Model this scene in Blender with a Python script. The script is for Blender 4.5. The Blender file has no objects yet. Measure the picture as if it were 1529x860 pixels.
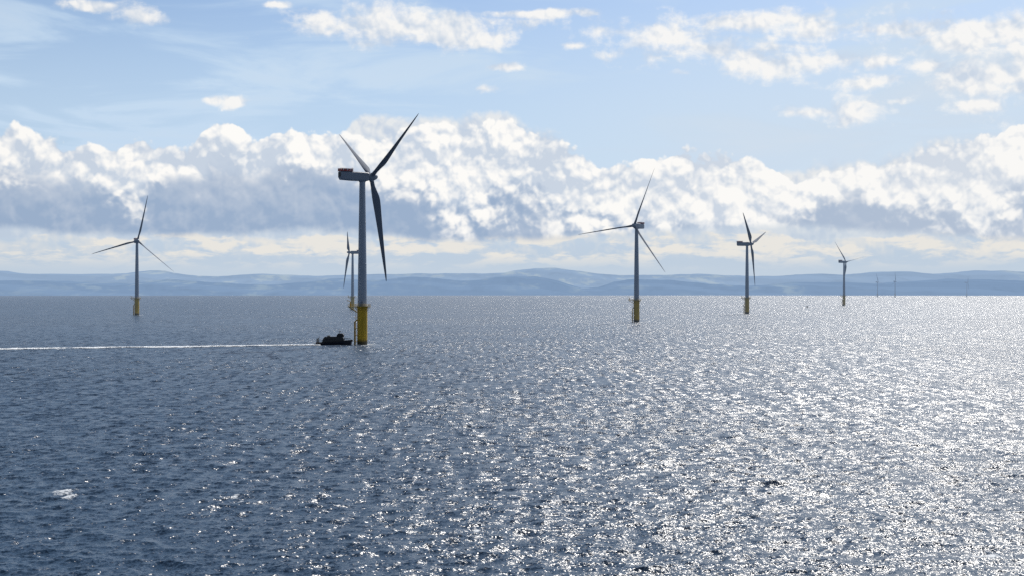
import bpy, bmesh, math, random
import numpy as np
from mathutils import Vector, Matrix

random.seed(4)
RE = 6.371e6            # earth radius: the sea really curves, so the horizon lies where it should
H = 26.5                # height of the eye above the sea
F = 1845.0              # focal length in photograph pixels (1529 wide)
CX, EYE = 764.5, 435.5
SUN_AZ, SUN_EL = 24.0, 43.0
scene = bpy.context.scene
COL = scene.collection

def drop(x, y): return -(x * x + y * y) / (2 * RE)
def at(px, D): return ((px - CX) / F * D, D)

# ------------------------------------------------------------------ shader expression helper
class S:
    def __init__(s, nt, sock): s.nt, s.k = nt, sock
    def _m(s, op, *o, clamp=False):
        n = s.nt.nodes.new('ShaderNodeMath'); n.operation = op; n.use_clamp = clamp
        for i, v in enumerate((s,) + o):
            if isinstance(v, S): s.nt.links.new(v.k, n.inputs[i])
            else: n.inputs[i].default_value = v
        return S(s.nt, n.outputs[0])
    def __add__(s, o): return s._m('ADD', o)
    __radd__ = __add__
    def __mul__(s, o): return s._m('MULTIPLY', o)
    __rmul__ = __mul__
    def __sub__(s, o): return s._m('SUBTRACT', o)
    def __rsub__(s, o): return (s * -1.0) + o
    def __truediv__(s, o): return s._m('DIVIDE', o)
    def max(s, o): return s._m('MAXIMUM', o)
    def min(s, o): return s._m('MINIMUM', o)
    def pow(s, o): return s._m('POWER', o)
    def sqrt(s): return s._m('SQRT')
    def abs(s): return s._m('ABSOLUTE')
    def clamp(s): return s._m('ADD', 0.0, clamp=True)
    def step(s, a, b, lo=0.0, hi=1.0):          # smoothstep a..b
        n = s.nt.nodes.new('ShaderNodeMapRange'); n.interpolation_type = 'SMOOTHSTEP'
        s.nt.links.new(s.k, n.inputs[0])
        for i, v in enumerate((a, b, lo, hi)): n.inputs[i + 1].default_value = v
        return S(s.nt, n.outputs[0])
def vmath(nt, op, a, b):
    n = nt.nodes.new('ShaderNodeVectorMath'); n.operation = op
    for i, v in enumerate((a, b)):
        if v is None: continue
        if isinstance(v, S): nt.links.new(v.k, n.inputs[i])
        else: n.inputs[i].default_value = v
    return S(nt, n.outputs[0])
def vscale(nt, a, f):
    n = nt.nodes.new('ShaderNodeVectorMath'); n.operation = 'SCALE'
    nt.links.new(a.k, n.inputs[0])
    if isinstance(f, S): nt.links.new(f.k, n.inputs['Scale'])
    else: n.inputs['Scale'].default_value = f
    return S(nt, n.outputs[0])
def noise(nt, vec, scale, detail=4, rough=.5, lac=2.0, dist=0.0, color=False):
    n = nt.nodes.new('ShaderNodeTexNoise'); nt.links.new(vec.k, n.inputs['Vector'])
    n.inputs['Scale'].default_value = scale; n.inputs['Detail'].default_value = detail
    n.inputs['Roughness'].default_value = rough; n.inputs['Lacunarity'].default_value = lac
    n.inputs['Distortion'].default_value = dist
    return S(nt, n.outputs['Color' if color else 'Fac'])
def voronoi(nt, vec, scale, detail=2, rough=.5, smooth=None, feature='F1', lac=2.1):
    n = nt.nodes.new('ShaderNodeTexVoronoi')
    n.feature = 'SMOOTH_F1' if smooth is not None else feature
    nt.links.new(vec.k, n.inputs['Vector'])
    n.inputs['Scale'].default_value = scale; n.inputs['Detail'].default_value = detail
    n.inputs['Roughness'].default_value = rough; n.inputs['Lacunarity'].default_value = lac
    if smooth is not None: n.inputs['Smoothness'].default_value = smooth
    return S(nt, n.outputs['Distance'])
def curve(nt, x, pts, x0, x1, y0, y1):
    n = nt.nodes.new('ShaderNodeFloatCurve')
    t = (x - x0) / (x1 - x0)
    nt.links.new(t.clamp().k, n.inputs['Value'])
    c = n.mapping.curves[0]
    P = [((a - x0) / (x1 - x0), (b - y0) / (y1 - y0)) for a, b in pts]
    c.points[0].location = P[0]; c.points[1].location = P[-1]
    for p in P[1:-1]: c.points.new(*p)
    n.mapping.update()
    return S(nt, n.outputs[0]) * (y1 - y0) + y0
def mixc(nt, fac, a, b):
    n = nt.nodes.new('ShaderNodeMix'); n.data_type = 'RGBA'
    for i, v in ((0, fac), (6, a), (7, b)):
        if isinstance(v, S): nt.links.new(v.k, n.inputs[i])
        elif i == 0: n.inputs[0].default_value = v
        else: n.inputs[i].default_value = (*v, 1)
    return S(nt, n.outputs[2])
def lin(r, g, b):
    return tuple((c / 255 / 12.92) if c / 255 <= .04045 else ((c / 255 + .055) / 1.055) ** 2.4 for c in (r, g, b))

# ------------------------------------------------------------------ world: Nishita sky and clouds by direction
DEG = 57.29578 * 1 / F          # degrees in one photograph pixel
def azu(X): return math.degrees(math.atan((X - CX) / F)) / DEG
def elv(X, Y): return math.degrees(math.atan((EYE - Y) / math.hypot(F, X - CX))) / DEG

def build_world():
    w = bpy.data.worlds.new("World"); scene.world = w; w.use_nodes = True
    nt = w.node_tree; nt.nodes.clear()
    out = nt.nodes.new('ShaderNodeOutputWorld'); bg = nt.nodes.new('ShaderNodeBackground')
    nt.links.new(bg.outputs[0], out.inputs[0])
    tc = nt.nodes.new('ShaderNodeTexCoord'); d = S(nt, tc.outputs['Generated'])
    sep = nt.nodes.new('ShaderNodeSeparateXYZ'); nt.links.new(d.k, sep.inputs[0])
    x, y, z = (S(nt, sep.outputs[i]) for i in range(3))
    U = x._m('ARCTAN2', y) * (57.29578 / DEG)
    V = z._m('ARCSINE') * (57.29578 / DEG)
    sky = nt.nodes.new('ShaderNodeTexSky'); sky.sky_type = 'NISHITA'; sky.sun_disc = False
    sky.sun_elevation = math.radians(SUN_EL); sky.sun_rotation = math.radians(SUN_AZ)
    sky.dust_density = 1.0; sky.air_density = 1.0; sky.ozone_density = 1.5
    base = vmath(nt, 'MULTIPLY', S(nt, sky.outputs[0]), (.070, .082, .098))

    # domain warp, then one cloud detail field evaluated twice (here, and a step towards the sun)
    wv = vmath(nt, 'SUBTRACT', noise(nt, d, 26, 3, .55, color=True), (.5, .5, .5))
    dw = vmath(nt, 'ADD', d, vscale(nt, wv, .013))
    g = bpy.data.node_groups.new('cloud_detail', 'ShaderNodeTree')
    g.interface.new_socket('Vector', in_out='INPUT', socket_type='NodeSocketVector')
    g.interface.new_socket('Value', in_out='OUTPUT', socket_type='NodeSocketFloat')
    gi = g.nodes.new('NodeGroupInput'); go = g.nodes.new('NodeGroupOutput')
    gv = S(g, gi.outputs[0])
    f1 = noise(g, gv, 14, 6, .57)
    b1 = 1.0 - voronoi(g, gv, 21, 3.0, .50, lac=2.3)
    fld = f1 * .52 + b1 * .48
    g.links.new(fld.k, go.inputs[0])
    def detail(v):
        n = nt.nodes.new('ShaderNodeGroup'); n.node_tree = g
        nt.links.new(v.k, n.inputs[0]); return S(nt, n.outputs[0])
    D0 = detail(dw)
    D1 = detail(vmath(nt, 'ADD', dw, (.0024, 0, .0050)))
    DM = .49
    relief = D0 - D1                                   # >0: thins towards the light, so it is lit
    mid = noise(nt, dw, 11, 5, .6)                      # larger tone patches
    fine = noise(nt, dw, 60, 5, .6)

    haze = (.50, .60, .715)
    cream = (.81, .79, .745)
    white = (.94, .93, .91)
    grey = (.33, .435, .60)

    # blue sky: veiled lighter down towards the cloud bank, faint stretched cirrus
    st = vmath(nt, 'MULTIPLY', d, (1, 1, 5.0))
    cir = noise(nt, st, 5.5, 6, .55, dist=.6)
    veil = (V.step(520, 190) * .72 + cir.step(.44, .60) * .5 + .02).clamp()
    col = mixc(nt, veil, base, (.56, .71, .88))
    veil2 = (U.step(-300, 600) * V.step(520, 200) * .55 + cir.step(.5, .75) * .35).clamp()
    col = mixc(nt, veil2, col, (.66, .74, .83))

    # small high clouds
    spots = [(600, 42, 120, 25), (560, 38, 95, 20), (655, 55, 60, 16), (725, 58, 38, 11), (785, 20, 70, 6), (480, 32, 40, 16),
             (140, 10, 32, 7), (205, 24, 30, 14), (316, 150, 11, 5), (350, 152, 12, 8), (758, 101, 24, 7),
             (1000, 58, 95, 28), (1060, 72, 50, 18), (930, 50, 45, 12), (1130, 33, 125, 18), (1210, 44, 55, 20), (1150, 92, 80, 26),
             (1240, 92, 60, 18), (1310, 92, 40, 12), (1300, 124, 50, 12), (1330, 42, 48, 11), (1440, 60, 95, 30),
             (1510, 52, 60, 34), (1480, 112, 90, 34), (1545, 90, 60, 70), (1385, 98, 34, 14), (1200, 168, 44, 10), (1288, 166, 42, 21),
             (1335, 152, 20, 7), (1022, 110, 17, 7), (857, 69, 20, 6), (725, 133, 18, 7), (1460, 158, 40, 10), (415, 7, 16, 5)]
    flatn = noise(nt, vmath(nt, 'MULTIPLY', dw, (1, 1, 2.4)), 24, 6, .6)
    nsp = (D0 - DM) * .9 + (flatn - .5) * 2.6 + (fine - .5) * 1.5
    m = None
    for X, Y, rx, ry in spots:
        e = (((U - azu(X)) / (rx * 1.32)).pow(2.0) + ((V - elv(X, Y)) / (ry * 1.12)).pow(2.0)).sqrt()
        m = e if m is None else m.min(e)
    dm = 1.0 - m + nsp * 1.15
    # elsewhere in the sky, clouds scattered by noise alone
    wild = noise(nt, vmath(nt, 'MULTIPLY', d, (1, 1, 2.2)), 3.2, 7, .58).step(.53, .68) * V.step(600, 800)
    a1 = dm.step(-.45, .6) * .96
    c1 = mixc(nt, (relief * 6.0 + .62 + dm * .25).clamp(), (.60, .68, .79), white)
    col = mixc(nt, a1, col, c1)
    col = mixc(nt, wild, col, (.74, .77, .80))

    # thin cloud standing behind the main bank
    back = [(-800, 230), (480, 235), (520, 175), (532, 152), (548, 146), (580, 152), (620, 162), (660, 166), (700, 160), (735, 156), (765, 166),
            (800, 180), (830, 198), (860, 222), (900, 250), (1020, 262), (1130, 262), (1180, 240), (1230, 222), (1300, 205), (1400, 195), (1529, 190), (2400, 200)]
    tb = curve(nt, U, [(azu(a), elv(a, b)) for a, b in back], -1000, 1000, 100, 400)
    db = (tb - V) / 20 + (D0 - DM) * 4.2 + .5
    ab = db.step(0, 1.0) * .82
    col = mixc(nt, ab, col, mixc(nt, (relief * 7.0 + .55).clamp(), (.56, .63, .74), (.84, .84, .83)))

    # lower far bank, cream tops fading down into haze
    low = (93.0 - V) / 9 + (D0 - DM) * 3.6 + (mid - .5) * 6.0
    hz = mixc(nt, V.step(10, 150), haze, (.58, .68, .80))
    al = low.step(0, .5)
    bandtex = noise(nt, vmath(nt, 'MULTIPLY', dw, (1, 1, 4.5)), 22, 6, .6)
    streak = ((bandtex.step(.44, .60) + low.step(4.5, 0) * .35) * V.step(24, 58) + relief * 4.0 * V.step(40, 70)).clamp()
    lowc = mixc(nt, streak, hz, cream)
    col = mixc(nt, al, col, lowc)
    col = mixc(nt, V.step(160, 60) * .55 * (1.0 - al), col, haze)

    # main cumulus bank
    top = [(-800, 200), (-200, 195), (0, 187), (20, 190), (60, 196), (110, 193), (165, 199), (190, 190), (220, 185), (250, 194), (278, 203), (318, 188), (350, 185),
           (372, 196), (400, 182), (430, 181), (460, 183), (490, 184), (520, 196), (560, 196), (600, 186), (650, 184), (700, 180), (740, 178), (780, 182), (820, 204),
           (850, 218), (880, 228), (920, 232), (960, 226), (1000, 214), (1040, 205), (1070, 207), (1100, 218), (1130, 228), (1155, 244), (1180, 266),
           (1205, 256), (1235, 236), (1270, 226), (1300, 214), (1340, 221), (1370, 208), (1400, 214), (1430, 200), (1460, 194), (1490, 194), (1505, 176), (1529, 164), (1700, 160), (2400, 190)]
    bot = [(-800, 352), (0, 345), (120, 350), (250, 352), (340, 352), (450, 347), (540, 349), (640, 359), (760, 357), (860, 352), (950, 345), (1050, 340), (1140, 338),
           (1200, 342), (1300, 348), (1420, 350), (1529, 358), (2400, 355)]
    gr = [(-800, 250), (0, 238), (50, 226), (100, 240), (140, 262), (165, 290), (195, 300), (225, 275), (255, 240), (290, 226), (350, 222), (420, 234), (480, 246), (540, 262),
          (585, 268), (640, 285), (690, 325), (740, 300), (780, 298), (850, 335), (900, 325), (1000, 335), (1100, 348), (1190, 330), (1240, 300), (1280, 292), (1330, 325),
          (1400, 318), (1460, 332), (1529, 305), (2400, 300)]
    T = curve(nt, U, [(azu(a), elv(a, b)) for a, b in top], -1000, 1000, 100, 400)
    B = curve(nt, U, [(azu(a), elv(a, b)) for a, b in bot], -1000, 1000, 0, 200)
    G = curve(nt, U, [(azu(a), elv(a, b)) for a, b in gr], -1000, 1000, 50, 300)
    dt = (T - V) / 18 + (D0 - DM) * 5.0 + .6
    at_ = dt.step(0, .34)
    abt = ((V - B) / 9 + (mid - .5) * 3.0 + (fine - .5) * 1.5).step(-.7, .9)
    alpha = at_ * abt
    tone = ((V - G) / 38 + (mid - .5) * 3.2 + (D0 - DM) * 1.2 + relief * 5.0 + .35).step(-.7, .6)
    rim = dt.step(3.8, 1.6) * .95
    tone = (tone + rim).clamp()
    shade = (relief * 7.0 + (D0 - DM) * 1.2 + (noise(nt, dw, 20, 4, .55) - .5) * 1.5 + .86).clamp()
    lit = mixc(nt, shade, (.585, .66, .765), (.985, .97, .94))
    under = mixc(nt, (relief * 2.6 + (mid - .5) * .9 + V.step(95, 215) * .55 + .12).clamp(), grey, (.58, .64, .735))
    bank = mixc(nt, tone, under, lit)
    # the bank is higher and thinner to the right, nearer the sun: brighter, less contrast
    bank = mixc(nt, U.step(-100, 800) * .26, bank, (.84, .85, .86))
    col = mixc(nt, alpha, col, bank)

    # horizon haze just above the land
    col = mixc(nt, V.step(62, 14) * .75, col, (.56, .65, .75))
    # away from the sun the sky is darker
    sa = math.radians(SUN_AZ)
    dot = x * math.sin(sa) + y * math.cos(sa)
    fac = dot.step(-.6, .85, .38, 1.0)
    col = vscale(nt, col, fac)
    nt.links.new(col.k, bg.inputs['Color']); bg.inputs['Strength'].default_value = 1.0

    sd = bpy.data.lights.new('sun', 'SUN'); sd.energy = 4.0; sd.angle = math.radians(.53); sd.color = (1, .95, .88)
    so = bpy.data.objects.new('sun', sd); COL.objects.link(so)
    el = math.radians(SUN_EL)
    v = Vector((math.sin(sa) * math.cos(el), math.cos(sa) * math.cos(el), math.sin(el)))
    so.rotation_euler = v.to_track_quat('Z', 'Y').to_euler(); so.location = (0, 0, 300)
build_world()

# ------------------------------------------------------------------ materials
HAZE = (.25, .35, .51)  # airlight colour mixed into distant objects' materials as emission
MATS = {}
def mat(name, color, rough=.5, metal=0.0, haze=0.0, var=0.0, vscale_=1.0, grime=None, spec=.5):
    key = (name, round(haze, 2))
    if key in MATS: return MATS[key]
    m = bpy.data.materials.new(name); m.use_nodes = True; nt = m.node_tree; nt.nodes.clear()
    out = nt.nodes.new('ShaderNodeOutputMaterial'); p = nt.nodes.new('ShaderNodeBsdfPrincipled')
    p.inputs['Roughness'].default_value = rough; p.inputs['Metallic'].default_value = metal
    p.inputs['Specular IOR Level'].default_value = spec
    p.inputs['Base Color'].default_value = (*color, 1)
    if var or grime:
        tc = nt.nodes.new('ShaderNodeTexCoord'); o = S(nt, tc.outputs['Object'])
        st = vmath(nt, 'MULTIPLY', o, (1, 1, .18))
        n = noise(nt, st, vscale_, 5, .6).step(.35, .7)
        c = mixc(nt, n * var, color, tuple(v * .45 for v in color))
        if grime:
            sp = nt.nodes.new('ShaderNodeSeparateXYZ'); nt.links.new(o.k, sp.inputs[0])
            zz = S(nt, sp.outputs[2])
            k = (zz + (noise(nt, o, 1.2, 4) - .5) * 2.5).step(grime[1], grime[0])
            c = mixc(nt, k, c, grime[2])
        nt.links.new(c.k, p.inputs['Base Color'])
    if haze > 0:  # aerial haze put into the material itself as a constant glow
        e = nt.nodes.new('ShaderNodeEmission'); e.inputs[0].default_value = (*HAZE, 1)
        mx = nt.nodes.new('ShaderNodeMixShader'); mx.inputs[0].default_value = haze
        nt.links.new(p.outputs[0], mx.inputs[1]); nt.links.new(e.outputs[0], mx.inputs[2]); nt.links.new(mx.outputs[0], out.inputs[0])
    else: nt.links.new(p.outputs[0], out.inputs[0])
    MATS[key] = m; return m
SPEC = dict(
    paint=dict(color=(.40, .45, .53), rough=.45, var=.22, vscale_=.5),
    blade=dict(color=(.17, .195, .24), rough=.8, spec=.15, var=.15, vscale_=.4),
    nacelle=dict(color=(.26, .30, .36), rough=.5, var=.2, vscale_=.6),
    yellow=dict(color=(.72, .44, .018), rough=.6, var=.55, vscale_=.9, grime=(1.0, 3.6, (.05, .04, .012))),
    yellow_steel=dict(color=(.50, .33, .03), rough=.6, var=.3, vscale_=1.0),
    grating=dict(color=(.10, .10, .09), rough=.7),
    red=dict(color=(.34, .05, .05), rough=.5),
    white=dict(color=(.75, .75, .74), rough=.5),
    dark=dict(color=(.03, .032, .038), rough=.5),
)
def M(kind, haze=0.0): return mat(kind, haze=haze, **SPEC[kind])

# ------------------------------------------------------------------ mesh helpers
class MB:
    def __init__(s): s.bm = bmesh.new()
    def box(s, c, size, rot=None):
        r = bmesh.ops.create_cube(s.bm, size=1.0)
        mt = Matrix.Translation(c) @ (rot or Matrix()) @ Matrix.Diagonal((*size, 1))
        bmesh.ops.transform(s.bm, matrix=mt, verts=r['verts']); return s
    def tube(s, a, b, r1, r2=None, n=10, caps=True):
        a, b = Vector(a), Vector(b); r2 = r1 if r2 is None else r2
        q = (b - a).to_track_quat('Z', 'Y').to_matrix().to_4x4()
        r = bmesh.ops.create_cone(s.bm, cap_ends=caps, cap_tris=False, segments=n, radius1=r1, radius2=r2, depth=(b - a).length)
        bmesh.ops.transform(s.bm, matrix=Matrix.Translation((a + b) / 2) @ q, verts=r['verts']); return s
    def loft(s, rings, close=True, caps=True):
        vs = [[s.bm.verts.new(p) for p in r] for r in rings]
        n = len(vs[0])
        for a, b in zip(vs, vs[1:]):
            for i in range(n if close else n - 1):
                j = (i + 1) % n
                s.bm.faces.new((a[i], a[j], b[j], b[i]))
        if caps and close:
            s.bm.faces.new(vs[0][::-1]); s.bm.faces.new(vs[-1])
        return s
    def lathe(s, prof, n=32, axis='z', c=(0, 0, 0), caps=True):
        rings = []
        for t, r in prof:
            ring = []
            for i in range(n):
                a = 2 * math.pi * i / n; u, v = r * math.cos(a), r * math.sin(a)
                ring.append((c[0] + u, c[1] + v, c[2] + t) if axis == 'z' else (c[0] + t, c[1] + u, c[2] + v))
            rings.append(ring)
        return s.loft(rings, caps=caps)
    def build(s, name, material, parent=None, smooth=True, bevel=0.0):
        bmesh.ops.recalc_face_normals(s.bm, faces=s.bm.faces)
        if bevel:
            es = [e for e in s.bm.edges if len(e.link_faces) == 2 and e.calc_face_angle(0) > .6]
            bmesh.ops.bevel(s.bm, geom=es, offset=bevel, segments=2, affect='EDGES', profile=.6)
        me = bpy.data.meshes.new(name); s.bm.to_mesh(me); s.bm.free()
        if smooth:
            for p in me.polygons: p.use_smooth = True
            try: me.set_sharp_from_angle(angle=math.radians(35))
            except Exception: pass
        o = bpy.data.objects.new(name, me); me.materials.append(material); COL.objects.link(o)
        if parent: o.parent = parent
        return o
def tag(o, label=None, cat=None, group=None, kind=None):
    if label: o['label'] = label
    if cat: o['category'] = cat
    if group: o['group'] = group
    if kind: o['kind'] = kind
    return o
def empty(name, loc=(0, 0, 0), rz=0):
    o = bpy.data.objects.new(name, None); COL.objects.link(o); o.location = loc; o.rotation_euler = (0, 0, rz)
    o.empty_display_size = 2; return o

# ------------------------------------------------------------------ wind turbine
HUBZ, RB = 84.4, 53.5
def blade_mesh():
    mb = MB(); rings = []
    st = [(1.3, 2.1, 2.1, .5, 0), (3.0, 2.1, 2.05, .5, 0), (5.0, 2.35, 1.8, .45, .5), (7.5, 3.2, 1.35, .37, .9), (10.0, 3.95, 1.0, .31, 1), (12.0, 4.15, .85, .29, 1),
          (15, 3.95, .72, .28, 1), (20, 3.4, .55, .27, 1), (26, 2.8, .42, .27, 1), (32, 2.3, .32, .27, 1), (38, 1.85, .24, .27, 1), (44, 1.4, .17, .27, 1),
          (48.5, 1.05, .12, .28, 1), (51.5, .72, .09, .3, 1), (53.0, .38, .05, .34, 1), (53.5, .08, .02, .4, 1)]
    for r, ch, th, ax, k in st:
        tw = math.radians(13 * (1 - r / 53.5) ** 1.6) * (1 if r > 5 else .6)
        ring = []
        N = 20
        for i in range(N):
            a = 2 * math.pi * i / N
            cx = .5 - .5 * math.cos(a)                    # 0 leading edge .. 1 trailing edge
            prof = math.sin(a) * (.5 if not k else (.5 * (1 - k) + k * .5 * (1.6 * (1 - cx) ** .55 * (cx + .02) ** .28 if cx < 1 else 0)))
            u = (cx - ax) * ch; v = prof * th
            ring.append((u * math.sin(tw) + v * math.cos(tw), u * math.cos(tw) - v * math.sin(tw), r))
        rings.append(ring)
    mb.loft(rings)
    return mb
def make_turbine():
    t = empty('wind_turbine')
    # transition piece with flange rings
    mb = MB().lathe([(-6, 2.55), (18.6, 2.55), (18.6, 2.8), (18.95, 2.8)], 40)
    for z in (9.2,): mb.lathe([(z, 2.6), (z + .25, 2.6)], 40)
    mb.build('transition_piece', M('yellow'), t)
    # tower
    mb = MB().lathe([(19.35, 2.5), (19.8, 2.5), (19.8, 2.36), (40, 2.12), (40.05, 2.16), (40.35, 2.16), (40.4, 2.1), (61, 1.82), (61.05, 1.86), (61.3, 1.86), (61.35, 1.8), (82.0, 1.48)], 40)
    mb.build('tower', M('paint'), t)
    MB().box((0, -2.38, 20.9), (1.0, .14, 2.2)).build('door', M('nacelle'), t, bevel=.03)
    # service platform with lay-down area towards the crane
    mb = MB().lathe([(18.97, 4.2), (19.32, 4.2)], 28)
    mb.box((-5.0, 0, 19.14), (4.2, 4.4, .34))
    for a in range(8):
        c, s_ = math.cos(a * math.pi / 4), math.sin(a * math.pi / 4)
        mb.tube((2.5 * c, 2.5 * s_, 17.3), (4.0 * c, 4.0 * s_, 18.97), .11, n=6)
    mb.tube((-2.5, 1.6, 16.2), (-6.6, 1.9, 18.95), .14, n=6); mb.tube((-2.5, -1.6, 16.2), (-6.6, -1.9, 18.95), .14, n=6)
    pl = mb.build('service_platform', M('yellow_steel'), t, smooth=False)
    mb = MB(); rp = []
    for i in range(0, 25):
        a = math.radians(-150 + i * 12.5); rp.append((4.1 * math.cos(a), 4.1 * math.sin(a)))
    path = [(-7.0, -2.1)] + rp + [(-7.0, 2.1), (-7.0, -2.1)]
    for (a, b), (c, d) in zip(path, path[1:]):
        for z in (19.75, 20.1, 20.45): mb.tube((a, b, z), (c, d, z), .045, n=5)
        mb.tube((a, b, 19.3), (a, b, 20.45), .05, n=5)
    mb.build('railing', M('yellow_steel'), pl, smooth=False)
    # davit crane
    mb = MB().tube((-6.1, 1.2, 19.3), (-6.1, 1.2, 21.6), .2, n=8).tube((-6.1, 1.2, 21.5), (-7.6, -.6, 22.4), .13, n=8)
    mb.box((-6.1, 1.2, 20.2), (.7, .6, .6)).tube((-7.6, -.6, 22.4), (-7.6, -.6, 20.9), .03, n=4)
    mb.build('davit_crane', M('yellow_steel'), t, smooth=False)
    # boat landing: two fender tubes, ladder between, stand-off braces
    mb = MB()
    for y in (-1.0, 1.0):
        mb.tube((-3.8, y, -4), (-3.8, y, 11.5), .26, n=12)
        mb.tube((-3.8, y, 11.4), (-2.5, y * .9, 12.6), .24, n=10)
        for z in (1.5, 4.8, 8.1): mb.tube((-3.8, y, z), (-2.4, y * .9, z), .16, n=8)
    for z in (1.5, 4.8, 8.1): mb.tube((-3.8, -1.0, z), (-3.8, 1.0, z), .1, n=8)
    mb.build('boat_landing', M('yellow_steel'), t)
    mb = MB()
    for y in (-.32, .32): mb.tube((-3.25, y, -2), (-3.25, y, 19.0), .06, n=6)
    z = -1.6
    while z < 19: mb.tube((-3.25, -.32, z), (-3.25, .32, z), .03, n=5); z += .4
    mb.box((-3.2, 0, 13.6), (1.6, 2.6, .12))
    mb.build('ladder', M('yellow_steel'), t, smooth=False)
    # nacelle (origin on the tower axis, +x towards the rotor)
    n = empty('tmp'); bpy.data.objects.remove(n)
    def sect(x, zb, zt, w):
        k = .45
        return [(x, -w + k, zb), (x, w - k, zb), (x, w, zb + k), (x, w, zt - k), (x, w - k, zt), (x, -w + k, zt), (x, -w, zt - k), (x, -w, zb + k)]
    mb = MB().loft([sect(-12.4, 83.2, 86.35, 1.95), sect(-11.8, 82.25, 86.45, 2.05), (sect(-6, 82.05, 86.5, 2.1)), sect(1.8, 82.05, 86.5, 2.1), sect(2.9, 82.4, 86.3, 1.95), sect(3.15, 82.7, 86.0, 1.7)])
    mb.tube((0, 0, 81.6), (0, 0, 82.2), 1.75, n=32)
    na = mb.build('nacelle', M('nacelle'), t)
    mb = MB().box((-12.36, 0, 84.85), (.12, 3.1, 2.3))
    for i in range(7): mb.box((-12.48, 0, 83.9 + i * .32), (.1, 3.0, .2), Matrix.Rotation(.5, 4, 'Y'))
    mb.build('vent', M('dark'), na, smooth=False)
    mb = MB().box((-9.3, 0, 86.62), (6.6, 4.3, .16))
    for x in (-12.3, -9.3, -6.3): mb.tube((x, -2.0, 86.5), (x, -2.0, 87.9), .07, n=6).tube((x, 2.0, 86.5), (x, 2.0, 87.9), .07, n=6)
    for z in (87.9,):
        mb.tube((-12.5, -2.1, z), (-6.1, -2.1, z), .07, n=6).tube((-12.5, 2.1, z), (-6.1, 2.1, z), .07, n=6)
        mb.tube((-12.5, -2.1, z), (-12.5, 2.1, z), .07, n=6).tube((-6.1, -2.1, z), (-6.1, 2.1, z), .07, n=6)
    mb.build('hoist_platform', M('red'), na, smooth=False)
    for y in (-2.15, 2.15):
        MB().box((-9.3, y, 87.25), (6.2, .06, .95)).build('railing_panel', M('red'), na, smooth=False)
        for xx in (-11.3, -9.1, -7.3):
            MB().box((xx, y * 1.02, 87.25), (.5, .05, .8)).build('marking', M('white'), na, smooth=False)
    for xx in (-12.55, -6.05):
        MB().box((xx, 0, 87.25), (.06, 3.8, .95)).build('railing_panel', M('red'), na, smooth=False)
    MB().tube((-5.2, .9, 86.5), (-5.2, .9, 88.6), .05, n=6).box((-5.2, .9, 88.6), (.45, .1, .1)).build('wind_sensor', M('dark'), na, smooth=False)
    MB().tube((-5.2, -.9, 86.5), (-5.2, -.9, 88.3), .05, n=6).box((-5.2, -.9, 88.3), (.1, .4, .12)).build('wind_sensor', M('dark'), na, smooth=False)
    # hub and blades; the hub's own x is the rotor axis
    mb = MB().lathe([(-1.9, 1.5), (-1.7, 1.75), (-.9, 1.95), (.8, 1.95), (1.6, 1.75), (2.5, 1.35), (3.2, .8), (3.55, .3), (3.6, .05)], 32, axis='x')
    for k in range(3):
        a = k * 2 * math.pi / 3
        mb.tube((0, 0, 0), (0, 2.3 * math.sin(a), 2.3 * math.cos(a)), 1.12, n=24)
    hub = mb.build('hub', M('nacelle'), t)
    bl = blade_mesh().build('blade', M('blade'), hub)
    blades = [bl]
    for k in (1, 2):
        b = bl.copy(); COL.objects.link(b); b.parent = hub; blades.append(b)
    for k, b in enumerate(blades):
        # blades idle: feathered so the chord runs along the wind
        b.rotation_mode = 'QUATERNION'
        cone = Matrix.Rotation(math.radians(5.0), 4, 'Y')
        feather = Matrix.Rotation(math.radians(-56), 4, 'Z')
        b.matrix_local = Matrix.Rotation(-k * 2 * math.pi / 3, 4, 'X') @ cone @ feather
    return t
def set_turbine(t, px, D, yaw, th, haze, pitch):
    x, y = at(px, D); t.location = (x, y, drop(x, y))
    yw = math.radians(yaw)
    for c in t.children:
        k = c.name.split('.')[0]
        if k == 'nacelle': c.rotation_euler = (0, 0, yw)
        if k == 'hub':
            m = Matrix.Rotation(yw, 4, 'Z') @ Matrix.Translation((5.0, 0, HUBZ)) @ Matrix.Rotation(math.radians(-4), 4, 'Y')
            # fit angle: measured from up towards e = (sin yaw, -cos yaw)
            m = m @ Matrix.Rotation(math.radians(th), 4, 'X')
            c.matrix_local = m
            for i, b in enumerate(c.children):          # blade pitch differs from turbine to turbine
                b.matrix_local = Matrix.Rotation(-i * 2 * math.pi / 3, 4, 'X') @ Matrix.Rotation(math.radians(5.0), 4, 'Y') @ Matrix.Rotation(math.radians(-pitch), 4, 'Z')
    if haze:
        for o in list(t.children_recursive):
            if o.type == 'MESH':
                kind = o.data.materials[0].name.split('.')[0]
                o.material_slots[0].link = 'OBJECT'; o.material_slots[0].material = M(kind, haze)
def copy_tree(o, parent=None):
    c = o.copy(); COL.objects.link(c)
    if parent: c.parent = parent
    for ch in list(o.children): copy_tree(ch, c)
    return c
GRP = 'wind turbines standing in the sea'
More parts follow.
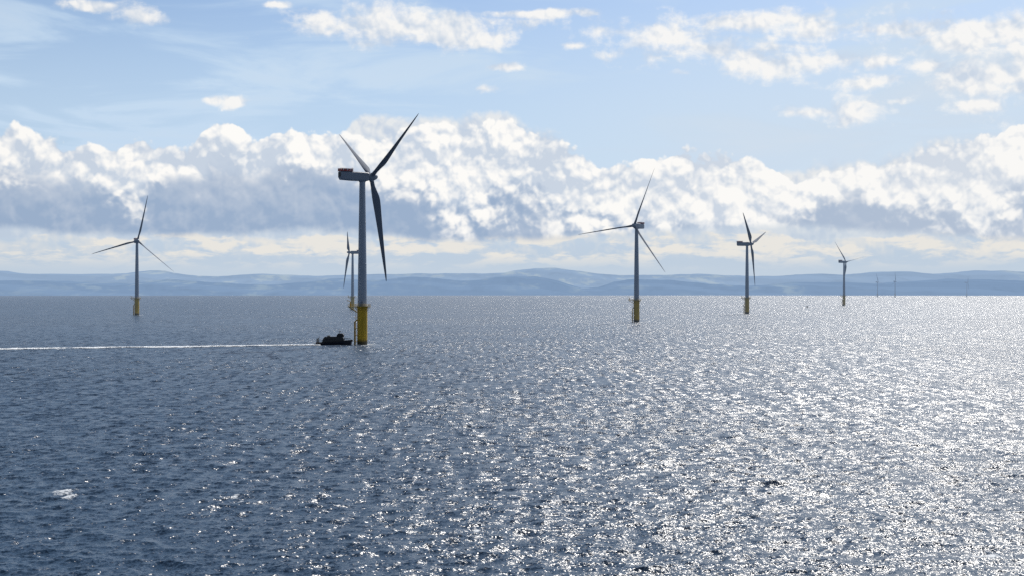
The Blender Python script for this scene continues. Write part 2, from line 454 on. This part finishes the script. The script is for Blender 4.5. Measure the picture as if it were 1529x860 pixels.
TURB = [
    (541, 623, 32, 60, .0, 'largest and nearest wind turbine, crew boat against its yellow base'),
    (204.5, 1415, -66, 108, .07, 'wind turbine far left above the boat wake, blades in an upside-down Y facing us'),
    (950.5, 1090, -120, 98, .05, 'wind turbine right of centre with one blade pointing left and its nacelle showing at right'),
    (1115.5, 1505, -28, 48, .09, 'mid-sized wind turbine second to the right of centre, nacelle pointing left'),
    (1260.3, 2400, 27, 80, .16, 'small dark wind turbine between the sailing yacht and the faint distant turbines'),
    (526.5, 1826, -172.5, 62, .12, 'small wind turbine partly hidden behind the nearest turbine tower'),
    (1310.3, 7100, -60, 20, .55, 'leftmost of three faint turbines near the horizon on the right'),
    (1336.5, 6700, -75, 5, .5, 'middle and tallest of three faint turbines near the horizon on the right'),
    (1443.6, 7300, -20, 50, .68, 'rightmost and faintest of the distant turbines on the horizon'),
]
proto = make_turbine()
turbs = [proto] + [copy_tree(proto) for _ in TURB[1:]]
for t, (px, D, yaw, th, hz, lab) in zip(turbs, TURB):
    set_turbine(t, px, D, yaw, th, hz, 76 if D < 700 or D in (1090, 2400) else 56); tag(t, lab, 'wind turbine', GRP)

# ------------------------------------------------------------------ sea
def wave_levels():
    N, L = 2048, 240.0
    rng = np.random.default_rng(7)
    k1 = 2 * np.pi * np.fft.fftfreq(N, L / N)
    kx, ky = np.meshgrid(k1, k1, indexing='ij')
    k = np.hypot(kx, ky); k[0, 0] = 1
    wd = math.radians(-72)
    cosw = (kx * math.cos(wd) + ky * math.sin(wd)) / k
    L0 = .95
    P = np.exp(-1 / (k * L0) ** 2) / k ** 3.85 * (np.abs(cosw) ** 2 * .8 + .2) * np.exp(-(k * .10) ** 2)
    P[0, 0] = 0
    A = (rng.standard_normal((N, N)) + 1j * rng.standard_normal((N, N))) * np.sqrt(P)
    sl = np.sqrt(2 * np.sum(P * k * k) / 2)
    levels = []
    tot = np.sum(P * k * k)
    for l in range(7):
        n = N >> l
        cell = L / n
        filt = np.exp(-(k * cell * .55) ** 2) if l else 1.0
        Al = A * filt
        idx = np.r_[0:n // 2, N - n // 2:N]
        Al = Al[np.ix_(idx, idx)]; kxl = kx[np.ix_(idx, idx)]; kyl = ky[np.ix_(idx, idx)]; kl = k[np.ix_(idx, idx)]
        h = np.fft.ifft2(Al).real * n * n
        dx = np.fft.ifft2(-1j * Al * kxl / kl).real * n * n
        dy = np.fft.ifft2(-1j * Al * kyl / kl).real * n * n
        frac = np.sum(P * k * k * (filt ** 2 if l else 1)) / tot
        levels.append([h.astype(np.float32), dx.astype(np.float32), dy.astype(np.float32), cell, n, frac])
    gy, gx = np.gradient(levels[0][0], L / N)
    rms = math.sqrt(float((gx ** 2).mean() + (gy ** 2).mean()))
    s = SLOPE / rms
    for lv in levels:
        for i in range(3): lv[i] *= s
    print('wave rms height', float(levels[0][0].std()), 'slope', SLOPE)
    return levels
SLOPE = .25
LV = wave_levels()
def bil(a, n, u, v):
    i0 = np.floor(u).astype(np.int64); j0 = np.floor(v).astype(np.int64)
    fu = (u - i0).astype(np.float32); fv = (v - j0).astype(np.float32)
    i0 %= n; j0 %= n; i1 = (i0 + 1) % n; j1 = (j0 + 1) % n
    return (a[i0, j0] * (1 - fu) + a[i1, j0] * fu) * (1 - fv) + (a[i0, j1] * (1 - fu) + a[i1, j1] * fu) * fv
def sea_at(x, y, cell):
    """displacement of the sea surface and how much wave slope is left out, for points with a given spacing"""
    out = np.zeros((3, x.size), np.float32); frac = np.zeros(x.size, np.float32)
    lev = np.log2(np.maximum(cell, 1e-3) / LV[0][3]).clip(0, len(LV) - 1.001)
    fade = np.clip((200.0 - cell) / 150.0, 0, 1)
    for rot, sc, ox, oy, amp in ((0.0, 1.0, 13.0, 57.0, .76), (math.radians(17), .731, 91.0, 5.0, .66)):
        c, s = math.cos(rot), math.sin(rot)
        X = (x * c + y * s) / sc + ox; Y = (-x * s + y * c) / sc + oy
        for l in range(len(LV)):
            w = np.clip(1 - np.abs(lev - l), 0, 1)
            m = w > 0
            if not m.any(): continue
            h, dx, dy, cl, n, fr = LV[l]
            u, v = X[m] / cl, Y[m] / cl
            ww = (w[m] * amp * sc).astype(np.float32)
            hx, hy = bil(dx, n, u, v), bil(dy, n, u, v)
            out[2][m] += bil(h, n, u, v) * ww
            out[0][m] += (hx * c - hy * s) * ww * -.75; out[1][m] += (hx * s + hy * c) * ww * -.75
            if rot == 0: frac[m] += (w[m] * fr).astype(np.float32)
    return out, np.sqrt(np.clip(1 - frac, 0, 1))
def sea_material():
    m = bpy.data.materials.new('sea_water'); m.use_nodes = True; nt = m.node_tree; nt.nodes.clear()
    out = nt.nodes.new('ShaderNodeOutputMaterial'); p = nt.nodes.new('ShaderNodeBsdfPrincipled')
    ge = nt.nodes.new('ShaderNodeNewGeometry'); pos = S(nt, ge.outputs['Position']); nrm = S(nt, ge.outputs['Normal'])
    at_ = nt.nodes.new('ShaderNodeAttribute'); at_.attribute_name = 'unresolved'; miss = S(nt, at_.outputs['Fac'])
    flat = vmath(nt, 'MULTIPLY', pos, (1, 1, 0))
    def slope(vec, scale, det, rough, amp):
        c = vmath(nt, 'SUBTRACT', noise(nt, vec, scale, det, rough, color=True), (.5, .5, .5))
        return vscale(nt, vmath(nt, 'MULTIPLY', c, (1, 1, 0)), amp)
    gust = noise(nt, flat, .006, 3, .5).step(.35, .65, .72, 1.2)
    a = slope(vmath(nt, 'MULTIPLY', flat, (.6, 1.0, 1)), .62, 5, .65, miss * 2.5 * gust)
    a2 = slope(vmath(nt, 'MULTIPLY', flat, (.6, .05, 1)), 1.0, 3, .6, miss * 1.3)
    b = slope(flat, 3.0, 3, .72, 2.6 * gust)
    n = vmath(nt, 'NORMALIZE', vmath(nt, 'ADD', vmath(nt, 'ADD', nrm, a2), vmath(nt, 'ADD', a, b)), None)
    # foam: a few spots of broken crest
    sep = nt.nodes.new('ShaderNodeSeparateXYZ'); nt.links.new(pos.k, sep.inputs[0])
    x, y = S(nt, sep.outputs[0]), S(nt, sep.outputs[1])
    e = None
    for cx, cy, rx, ry in FOAM:
        q = (((x - cx) / rx).pow(2.0) + ((y - cy) / ry).pow(2.0)).sqrt()
        e = q if e is None else e.min(q)
    fo = (1.0 - e + (noise(nt, flat, 1.3, 6, .7) - .5) * 3.2).step(.2, .85) * e.step(2.0, 1.2)
    c = mixc(nt, fo, (.016, .044, .086), (.72, .75, .77))
    nt.links.new(c.k, p.inputs['Base Color']); nt.links.new(n.k, p.inputs['Normal'])
    r = fo * .4 + miss * .05 + .25
    nt.links.new(r.k, p.inputs['Roughness']); p.inputs['IOR'].default_value = 1.333
    # aerial haze painted onto the water as emission, stronger with distance from the origin
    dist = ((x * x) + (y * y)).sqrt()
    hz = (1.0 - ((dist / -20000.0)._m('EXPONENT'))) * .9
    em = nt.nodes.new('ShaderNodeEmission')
    hc = mixc(nt, (x / (dist + 1.0)).step(-.25, .42), (.31, .38, .50), (.80, .81, .82)); nt.links.new(hc.k, em.inputs[0])  # painted haze runs from blue-grey at left to near white at right
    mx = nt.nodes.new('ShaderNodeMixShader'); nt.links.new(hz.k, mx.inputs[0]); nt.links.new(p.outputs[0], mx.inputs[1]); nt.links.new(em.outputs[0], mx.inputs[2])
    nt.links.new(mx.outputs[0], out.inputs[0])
    return m
def seapt(px, py):
    D = F * H / (py - EYE); return at(px, D)
FOAM = []
for px, py, rx, ry in ((96, 734, 1.7, 3.2), (104, 742, 1.2, 2.2), (1465, 830, 3.4, 1.9), (1390, 826, .7, 1.0), (352, 740, .7, 1.6), (712, 790, .5, 1.2), (360, 747, .5, .9), (640, 700, .5, 1.0), (1010, 735, .6, 1.0), (250, 655, .6, 1.5), (905, 630, .7, 1.8)):
    fx, fy = seapt(px, py); FOAM.append((fx, fy, rx, ry))
for px, D in ((541, 623), (204.5, 1415), (950.5, 1090), (1115.5, 1505), (1260.3, 2400)):
    fx, fy = at(px, D); FOAM.append((fx + 2, fy, 7.5, 12))

def build_sea():
    az = list(np.arange(-27.0, 27.0001, .05))
    a = 27.0; st = .05; right = []
    while a < 180:
        st = min(st * 1.35, 8); a += st
        if a < 180: right.append(a)
    az = np.radians(np.array([-v for v in right[::-1]] + az + right))
    r = [0.5, 5, 12, 20, 30, 40, 50, 58, 65, 70, 75, 80, 84, 88, 91, 94]
    while r[-1] < 23500:
        q = r[-1]
        r.append(q + (max(.12, q * .00125) if q < 800 else q * min(.012, .00125 * (q / 800) ** 1.6)))
    r = np.array(r)
    na, nr = len(az), len(r)
    print('sea grid', na, nr)
    A, R = np.meshgrid(az, r, indexing='ij')
    x = (np.sin(A) * R).ravel(); y = (np.cos(A) * R).ravel()
    da = np.gradient(az)[:, None] * R; dr = np.gradient(r)[None, :] * np.ones((na, 1))
    cell = np.maximum(da, dr).ravel()
    d, miss = sea_at(x, y, cell)
    fade = np.clip(1 - (cell - 25) / 40, 0, 1)
    miss = np.where(fade < 1, 1, miss)
    co = np.empty((x.size, 3), np.float32)
    co[:, 0] = x + d[0] * fade; co[:, 1] = y + d[1] * fade; co[:, 2] = d[2] * fade - (x * x + y * y) / (2 * RE)
    i = np.arange(na)[:, None]; j = np.arange(nr - 1)[None, :]
    i2 = (i + 1) % na
    q = np.stack([i * nr + j, i * nr + j + 1, i2 * nr + j + 1, i2 * nr + j], -1).reshape(-1, 4)
    me = bpy.data.meshes.new('sea')
    me.vertices.add(len(co)); me.vertices.foreach_set('co', co.ravel())
    me.loops.add(q.size); me.loops.foreach_set('vertex_index', q.ravel().astype(np.int32))
    me.polygons.add(len(q)); me.polygons.foreach_set('loop_start', np.arange(0, q.size, 4, dtype=np.int32))
    me.polygons.foreach_set('use_smooth', np.ones(len(q), bool))
    me.update(calc_edges=True)
    at_ = me.attributes.new('unresolved', 'FLOAT', 'POINT'); at_.data.foreach_set('value', miss.astype(np.float32))
    if me.polygons[len(q) // 2].normal.z < 0: me.flip_normals()
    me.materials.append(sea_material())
    o = bpy.data.objects.new('sea', me); COL.objects.link(o); tag(o, kind='structure')
build_sea()

# ------------------------------------------------------------------ wake of the boat: a ragged ribbon of foam lying on the water
def build_wake():
    p0 = Vector((*at(476, 620), 0)); p1 = Vector((*at(-90, 563), 0))
    n, m = 900, 14
    V, Fc = [], []
    rng = np.random.default_rng(3)
    d = (p1 - p0); L = d.length; d.normalize(); nrm = Vector((-d.y, d.x, 0))
    xs, ys = [], []
    for i in range(n + 1):
        t = i / n
        w = 5.2 + 3.0 * min(1, t * 3) + 2.2 * max(0, 1 - t * 18) + 1.9 * math.sin(t * 37) * math.sin(t * 91)
        off = 1.6 * math.sin(t * 7.0) + .8 * math.sin(t * 19 + 1)
        for j in range(m + 1):
            s = (j / m - .5) * 2 * w + off
            p = p0 + d * (t * L) + nrm * s; xs.append(p.x); ys.append(p.y)
    xs, ys = np.array(xs), np.array(ys)
    dd, _ = sea_at(xs, ys, np.full(xs.size, .8))
    for k in range(xs.size):
        j = k % (m + 1); e = 1 - abs(j / m - .5) * 2
        z = float(dd[2][k]) + .16 + drop(xs[k], ys[k]) + .45 * e * rng.random()
        V.append((xs[k] + float(dd[0][k]), ys[k] + float(dd[1][k]), z))
    for i in range(n):
        for j in range(m):
            a = i * (m + 1) + j; Fc.append((a, a + 1, a + m + 2, a + m + 1))
    me = bpy.data.meshes.new('wake'); me.from_pydata(V, [], Fc); me.update()
    mt = bpy.data.materials.new('wake_foam'); mt.use_nodes = True; nt = mt.node_tree; nt.nodes.clear()
    out = nt.nodes.new('ShaderNodeOutputMaterial'); p = nt.nodes.new('ShaderNodeBsdfPrincipled'); tr = nt.nodes.new('ShaderNodeBsdfTransparent')
    p.inputs['Base Color'].default_value = (.8, .83, .85, 1); p.inputs['Roughness'].default_value = .7
    ge = nt.nodes.new('ShaderNodeNewGeometry'); pos = S(nt, ge.outputs['Position'])
    at_ = nt.nodes.new('ShaderNodeAttribute'); at_.attribute_name = 'edge'; ed = S(nt, at_.outputs['Fac'])
    k = ((noise(nt, vmath(nt, 'MULTIPLY', pos, (.35, 1, 1)), .8, 5, .65) - .5) * 3.8 + ed * 1.4 + (noise(nt, pos, .045, 2) - .5) * 2.6).step(.25, .8)
    mx = nt.nodes.new('ShaderNodeMixShader'); nt.links.new(k.k, mx.inputs[0]); nt.links.new(tr.outputs[0], mx.inputs[1]); nt.links.new(p.outputs[0], mx.inputs[2])
    nt.links.new(mx.outputs[0], out.inputs[0])
    a = me.attributes.new('edge', 'FLOAT', 'POINT')
    a.data.foreach_set('value', np.array([(1 - abs((k % (m + 1)) / m - .5) * 2) * (1.15 - .5 * (k // (m + 1)) / n) for k in range(len(V))], np.float32))
    me.materials.append(mt)
    o = bpy.data.objects.new('wake', me); COL.objects.link(o); tag(o, kind='structure')
build_wake()

# ------------------------------------------------------------------ far coast hills
def hill_mat(name, base, light, patch, dark):
    m = bpy.data.materials.new(name); m.use_nodes = True; nt = m.node_tree; nt.nodes.clear()
    out = nt.nodes.new('ShaderNodeOutputMaterial')
    ge = nt.nodes.new('ShaderNodeNewGeometry'); pos = S(nt, ge.outputs['Position'])
    v = vmath(nt, 'MULTIPLY', pos, (1, .12, 3.2))
    n1 = noise(nt, v, .0017, 6, .65); n2 = noise(nt, v, .00022, 3, .5); n3 = voronoi(nt, vmath(nt, 'MULTIPLY', pos, (1, .1, 4)), .0022, 1, .5)
    c = mixc(nt, (n1.step(.5, .66) * n2.step(.42, .6) * patch), base, light)
    c = mixc(nt, (n1.step(.5, .3) * .5 + n3.step(.5, .1) * .15) * dark, c, tuple(q * .86 for q in base))
    # distance haze painted in: hazy blue colours, mostly emitted, stand in for scattered light
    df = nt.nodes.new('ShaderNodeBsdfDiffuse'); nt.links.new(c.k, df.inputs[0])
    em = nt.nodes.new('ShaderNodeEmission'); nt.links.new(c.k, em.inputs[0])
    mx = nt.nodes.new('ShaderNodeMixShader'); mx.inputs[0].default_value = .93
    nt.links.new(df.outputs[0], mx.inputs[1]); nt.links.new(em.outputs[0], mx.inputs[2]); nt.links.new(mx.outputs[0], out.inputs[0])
    return m
def ridge(name, pts, D, depth, material, rough):
    xs = np.arange(pts[0][0], pts[-1][0], 2.5)
    ys = np.interp(xs, [p[0] for p in pts], [p[1] for p in pts])
    rng = np.random.default_rng(len(pts))
    nz = np.zeros(len(xs))
    for o in range(5):
        k = max(2, int(len(xs) / (16 / 2 ** o)))
        nz += np.interp(np.linspace(0, k - 1, len(xs)), np.arange(k), rng.standard_normal(k)) / 1.7 ** o
    ys = ys + nz * rough * np.clip((441 - ys) / 15, 0, 1)
    rows = 12; V, Fc = [], []
    for r in range(rows + 1):
        t = r / rows; yy = D - depth * (1 - t)
        for px, py in zip(xs, ys):
            top = H + (EYE - py) * D / F
            x = (px - CX) / F * D
            s = math.sin(t * math.pi / 2) ** .8
            V.append((x, yy + 400 * math.sin(px * .02 + r), -160 + (top + 160) * s))
    w = len(xs)
    for r in range(rows):
        for i in range(w - 1):
            a = r * w + i; Fc.append((a, a + 1, a + w + 1, a + w))
    me = bpy.data.meshes.new(name); me.from_pydata(V, [], Fc); me.update()
    for p in me.polygons: p.use_smooth = True
    me.materials.append(material)
    o = bpy.data.objects.new(name, me); COL.objects.link(o); tag(o, kind='structure')
far = [(-1500, 405), (-600, 398), (-100, 404), (0, 404.5), (14, 405), (33, 408.5), (66, 410), (130, 409), (190, 408), (215, 406), (240, 404.2), (252, 404.8), (264, 408), (300, 412.5), (330, 413), (370, 410), (395, 409),
       (420, 410), (440, 410), (470, 412), (510, 411), (570, 410), (610, 409), (640, 408.5), (720, 409), (752, 407), (772, 403.5), (800, 400.8), (828, 401), (858, 404.5), (890, 409), (920, 411), (1000, 411),
       (1040, 409), (1100, 411), (1130, 412.5), (1165, 412), (1190, 410), (1220, 409), (1250, 411), (1275, 409), (1300, 407), (1340, 406), (1380, 409.5), (1410, 409), (1440, 405.5), (1460, 404.5), (1490, 405), (1529, 407), (1700, 404), (2200, 408), (3000, 402)]
nearl = [(-1500, 425), (-400, 418), (0, 421), (60, 418), (120, 421), (200, 424), (260, 417), (300, 420), (360, 424), (420, 425), (450, 421), (480, 418.5), (505, 415.5), (530, 418), (560, 419), (590, 416.5), (618, 414), (640, 415), (690, 419.5), (718, 418.5), (742, 413.5), (775, 412), (802, 412),
         (820, 416), (845, 424), (868, 431), (890, 429), (915, 421), (945, 418), (1000, 419), (1060, 424), (1120, 427), (1180, 422), (1240, 421), (1300, 424), (1360, 421), (1420, 417), (1470, 418), (1529, 420), (1700, 416), (2200, 422), (3000, 418)]
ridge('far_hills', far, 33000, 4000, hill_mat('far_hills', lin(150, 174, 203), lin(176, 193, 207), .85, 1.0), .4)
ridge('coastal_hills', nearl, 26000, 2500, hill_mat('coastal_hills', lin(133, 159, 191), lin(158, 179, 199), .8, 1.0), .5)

# ------------------------------------------------------------------ crew transfer boat
def build_boat():
    x, y = at(472.5, 622); b = empty('crew_boat', (x, y, drop(x, y) + .05), math.radians(2))
    tag(b, 'dark crew transfer boat with raised wheelhouse, bow pushed against the yellow turbine base', 'boat')
    navy = mat('hull_paint', (.012, .014, .03), .35, var=.3, vscale_=.5)
    black = mat('cabin_paint', (.018, .02, .026), .4, var=.2, vscale_=.6)
    glass = mat('window_glass', (.01, .014, .018), .06)
    rub = mat('rubber', (.012, .012, .012), .8)
    orange = mat('life_raft', (.28, .28, .27), .6)
    LN = 18.2
    def hullring(xx, hw, keel, deck, cy):
        return [(xx, cy - hw, deck), (xx, cy - hw * 1.02, deck - .5), (xx, cy - hw * .75, 0), (xx, cy, keel), (xx, cy + hw * .75, 0), (xx, cy + hw * 1.02, deck - .5), (xx, cy + hw, deck)]
    mb = MB()
    for cy in (-2.2, 2.2):
        mb.loft([hullring(0, .95, -.9, 1.25, cy), hullring(4, 1.0, -1.0, 1.4, cy), hullring(9, 1.0, -1.0, 1.7, cy), hullring(13.5, .9, -.8, 2.15, cy), hullring(16.2, .55, -.2, 2.4, cy), hullring(17.5, .22, .7, 2.5, cy)])
    # bridge deck between the hulls, with sheer rising to the foredeck
    mb.loft([[(0.1, -3.0, .8), (0.1, 3.0, .8), (0.1, 3.0, 1.2), (0.1, -3.0, 1.2)], [(9, -3.1, 1.0), (9, 3.1, 1.0), (9, 3.1, 1.72), (9, -3.1, 1.72)], [(14, -3.0, 1.4), (14, 3.0, 1.4), (14, 3.0, 2.22), (14, -3.0, 2.22)], [(17.3, -2.5, 1.7), (17.3, 2.5, 1.7), (17.3, 2.5, 2.48), (17.3, -2.5, 2.48)]])
    mb.build('hull', navy, b, smooth=True)
    MB().box((17.75, 0, 1.95), (.75, 4.6, .9)).build('bow_fender', rub, b, bevel=.15)
    for s in (-1, 1): MB().tube((.1, s * 3.2, 1.05), (9, s * 3.28, 1.5), .13, n=8).tube((9, s * 3.28, 1.5), (15.8, s * 2.9, 2.1), .13, n=8).build('fender_strip', rub, b)
    cab = MB().loft([[(3.0, -2.3, 1.3), (3.0, 2.3, 1.3), (3.3, 2.1, 2.5), (4.3, 2.1, 4.05), (4.3, -2.1, 4.05), (3.3, -2.1, 2.5)],
                     [(10.6, -2.4, 1.8), (10.6, 2.4, 1.8), (10.6, 2.3, 2.8), (10.5, 2.1, 4.15), (10.5, -2.1, 4.15), (10.6, -2.3, 2.8)],
                     [(13.9, -2.1, 2.1), (13.9, 2.1, 2.1), (13.9, 2.0, 2.8), (13.2, 1.9, 3.9), (13.2, -1.9, 3.9), (13.9, -2.0, 2.8)]]).build('cabin', black, b, smooth=False, bevel=.08)
    for xx in (5.3, 6.7, 8.1, 9.5):
        for s in (-1, 1): MB().box((xx, s * 2.235, 3.05), (1.0, .08, .7)).build('window', glass, cab, bevel=.02)
    wh = MB().loft([[(10.3, -1.7, 3.9), (10.3, 1.7, 3.9), (13.7, 1.7, 3.9), (13.7, -1.7, 3.9)],
                    [(10.3, -1.75, 4.7), (10.3, 1.75, 4.7), (14.0, 1.75, 4.7), (14.0, -1.75, 4.7)],
                    [(10.9, -1.5, 5.6), (10.9, 1.5, 5.6), (13.3, 1.5, 5.6), (13.3, -1.5, 5.6)],
                    [(11.3, -1.2, 5.75), (11.3, 1.2, 5.75), (13.0, 1.2, 5.75), (13.0, -1.2, 5.75)]]).build('wheelhouse', black, b, smooth=False, bevel=.06)
    for xx in (11.4, 12.7):
        for s in (-1, 1): MB().box((xx, s * 1.66, 5.1), (.95, .08, .55), Matrix.Rotation(s * .27, 4, 'X')).build('window', glass, wh)
    MB().tube((11.6, 0, 5.7), (11.3, 0, 8.3), .09, .05, n=8).box((11.5, 0, 6.6), (.35, 1.8, .16)).tube((11.4, .7, 6.6), (11.4, .7, 8.0), .03, n=5).lathe([(6.7, .3), (7.0, .34), (7.1, .1)], 12, c=(12.1, 0, -.35)).build('mast', black, b)
    MB().tube((.9, 1.6, 1.2), (.9, 1.6, 3.0), .2, n=8).tube((.9, 1.6, 2.9), (1.5, .6, 4.2), .12, n=8).box((.9, 1.6, 3.0), (.5, .5, .5)).build('stern_crane', black, b, smooth=False)
    MB().box((.55, -1.2, 2.2), (.5, 1.2, 2.1)).build('deck_locker', black, b, bevel=.05)
    for s in (-1, 1):
        mb = MB().tube((.3, s * 2.9, 2.2), (2.9, s * 2.9, 2.35), .04, n=5)
        for i in range(4): mb.tube((.3 + i * .85, s * 2.9, 1.2), (.3 + i * .85, s * 2.9, 2.3), .04, n=5)
        mb.build('railing', black, b, smooth=False)
        mb = MB().tube((14.1, s * 2.5, 3.2), (17.0, s * 1.9, 3.35), .05, n=5)
        for i in range(4): mb.tube((14.1 + i * .95, s * (2.5 - i * .19), 2.2), (14.1 + i * .95, s * (2.5 - i * .19), 3.25), .05, n=5)
        mb.build('railing', black, b, smooth=False)
    for yy in (-1.0, .9):
        MB().tube((5.6, yy - .3, 4.4), (6.9, yy - .3, 4.4), .3, n=12).build('life_raft', orange, b)
build_boat()

# ------------------------------------------------------------------ small sailing yacht far off
def build_yacht():
    x, y = at(1205.5, 2150); b = empty('sailing_yacht', (x, y, drop(x, y)), math.radians(62))
    tag(b, 'tiny sailing yacht with bare mast far out between two turbines on the right', 'yacht')
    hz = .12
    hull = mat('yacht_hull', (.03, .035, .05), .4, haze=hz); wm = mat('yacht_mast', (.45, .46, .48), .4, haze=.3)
    def rg(xx, hw, k, d): return [(xx, -hw, d), (xx, -hw * .8, .3), (xx, 0, k), (xx, hw * .8, .3), (xx, hw, d)]
    MB().loft([rg(-5, 1.3, 0, 1.2), rg(-2, 1.8, -.5, 1.2), rg(1, 1.8, -.6, 1.3), rg(4, 1.0, -.2, 1.5), rg(5.6, .1, .9, 1.7)]).build('hull', hull, b)
    MB().loft([[(-2.5, -1.1, 1.2), (-2.5, 1.1, 1.2), (-2.3, .9, 2.0), (-2.3, -.9, 2.0)], [(2.3, -.8, 1.3), (2.3, .8, 1.3), (1.5, .6, 1.85), (1.5, -.6, 1.85)]]).build('cabin', hull, b, smooth=False)
    mb = MB().tube((.8, 0, 1.2), (.8, 0, 15.8), .13, .09, n=8).tube((.8, -1.0, 8.4), (.8, 1.0, 8.4), .05, n=5)
    for e in ((5.5, 0, 1.7), (-4.9, 0, 1.3), (.6, 1.6, 1.3), (.6, -1.6, 1.3)): mb.tube((.8, 0, 15.7), e, .02, n=4)
    mb.build('mast', wm, b)
    MB().tube((.6, 0, 2.6), (-4.3, 0, 2.7), .22, .16, n=8).build('boom', hull, b)
build_yacht()

# ------------------------------------------------------------------ camera
cd = bpy.data.cameras.new('camera'); cam = bpy.data.objects.new('camera', cd); COL.objects.link(cam)
cam.location = (0, 0, H)
cd.sensor_fit = 'HORIZONTAL'; cd.sensor_width = 36; cd.lens = 36 * F / 1529
cam.rotation_euler = (math.radians(90) + math.atan((EYE - 430) / F), 0, 0)
cd.clip_start = 1; cd.clip_end = 80000
scene.camera = cam

scene.render.engine = 'CYCLES'
scene.view_settings.view_transform = 'Standard'; scene.view_settings.look = 'None'; scene.view_settings.exposure = 0
scene.cycles.use_denoising = False
scene.cycles.use_adaptive_sampling = False
scene.cycles.max_bounces = 3
scene.world.cycles.sampling_method = 'NONE'
scene.cycles.sample_clamp_direct = 0
scene.cycles.sample_clamp_indirect = 2.0
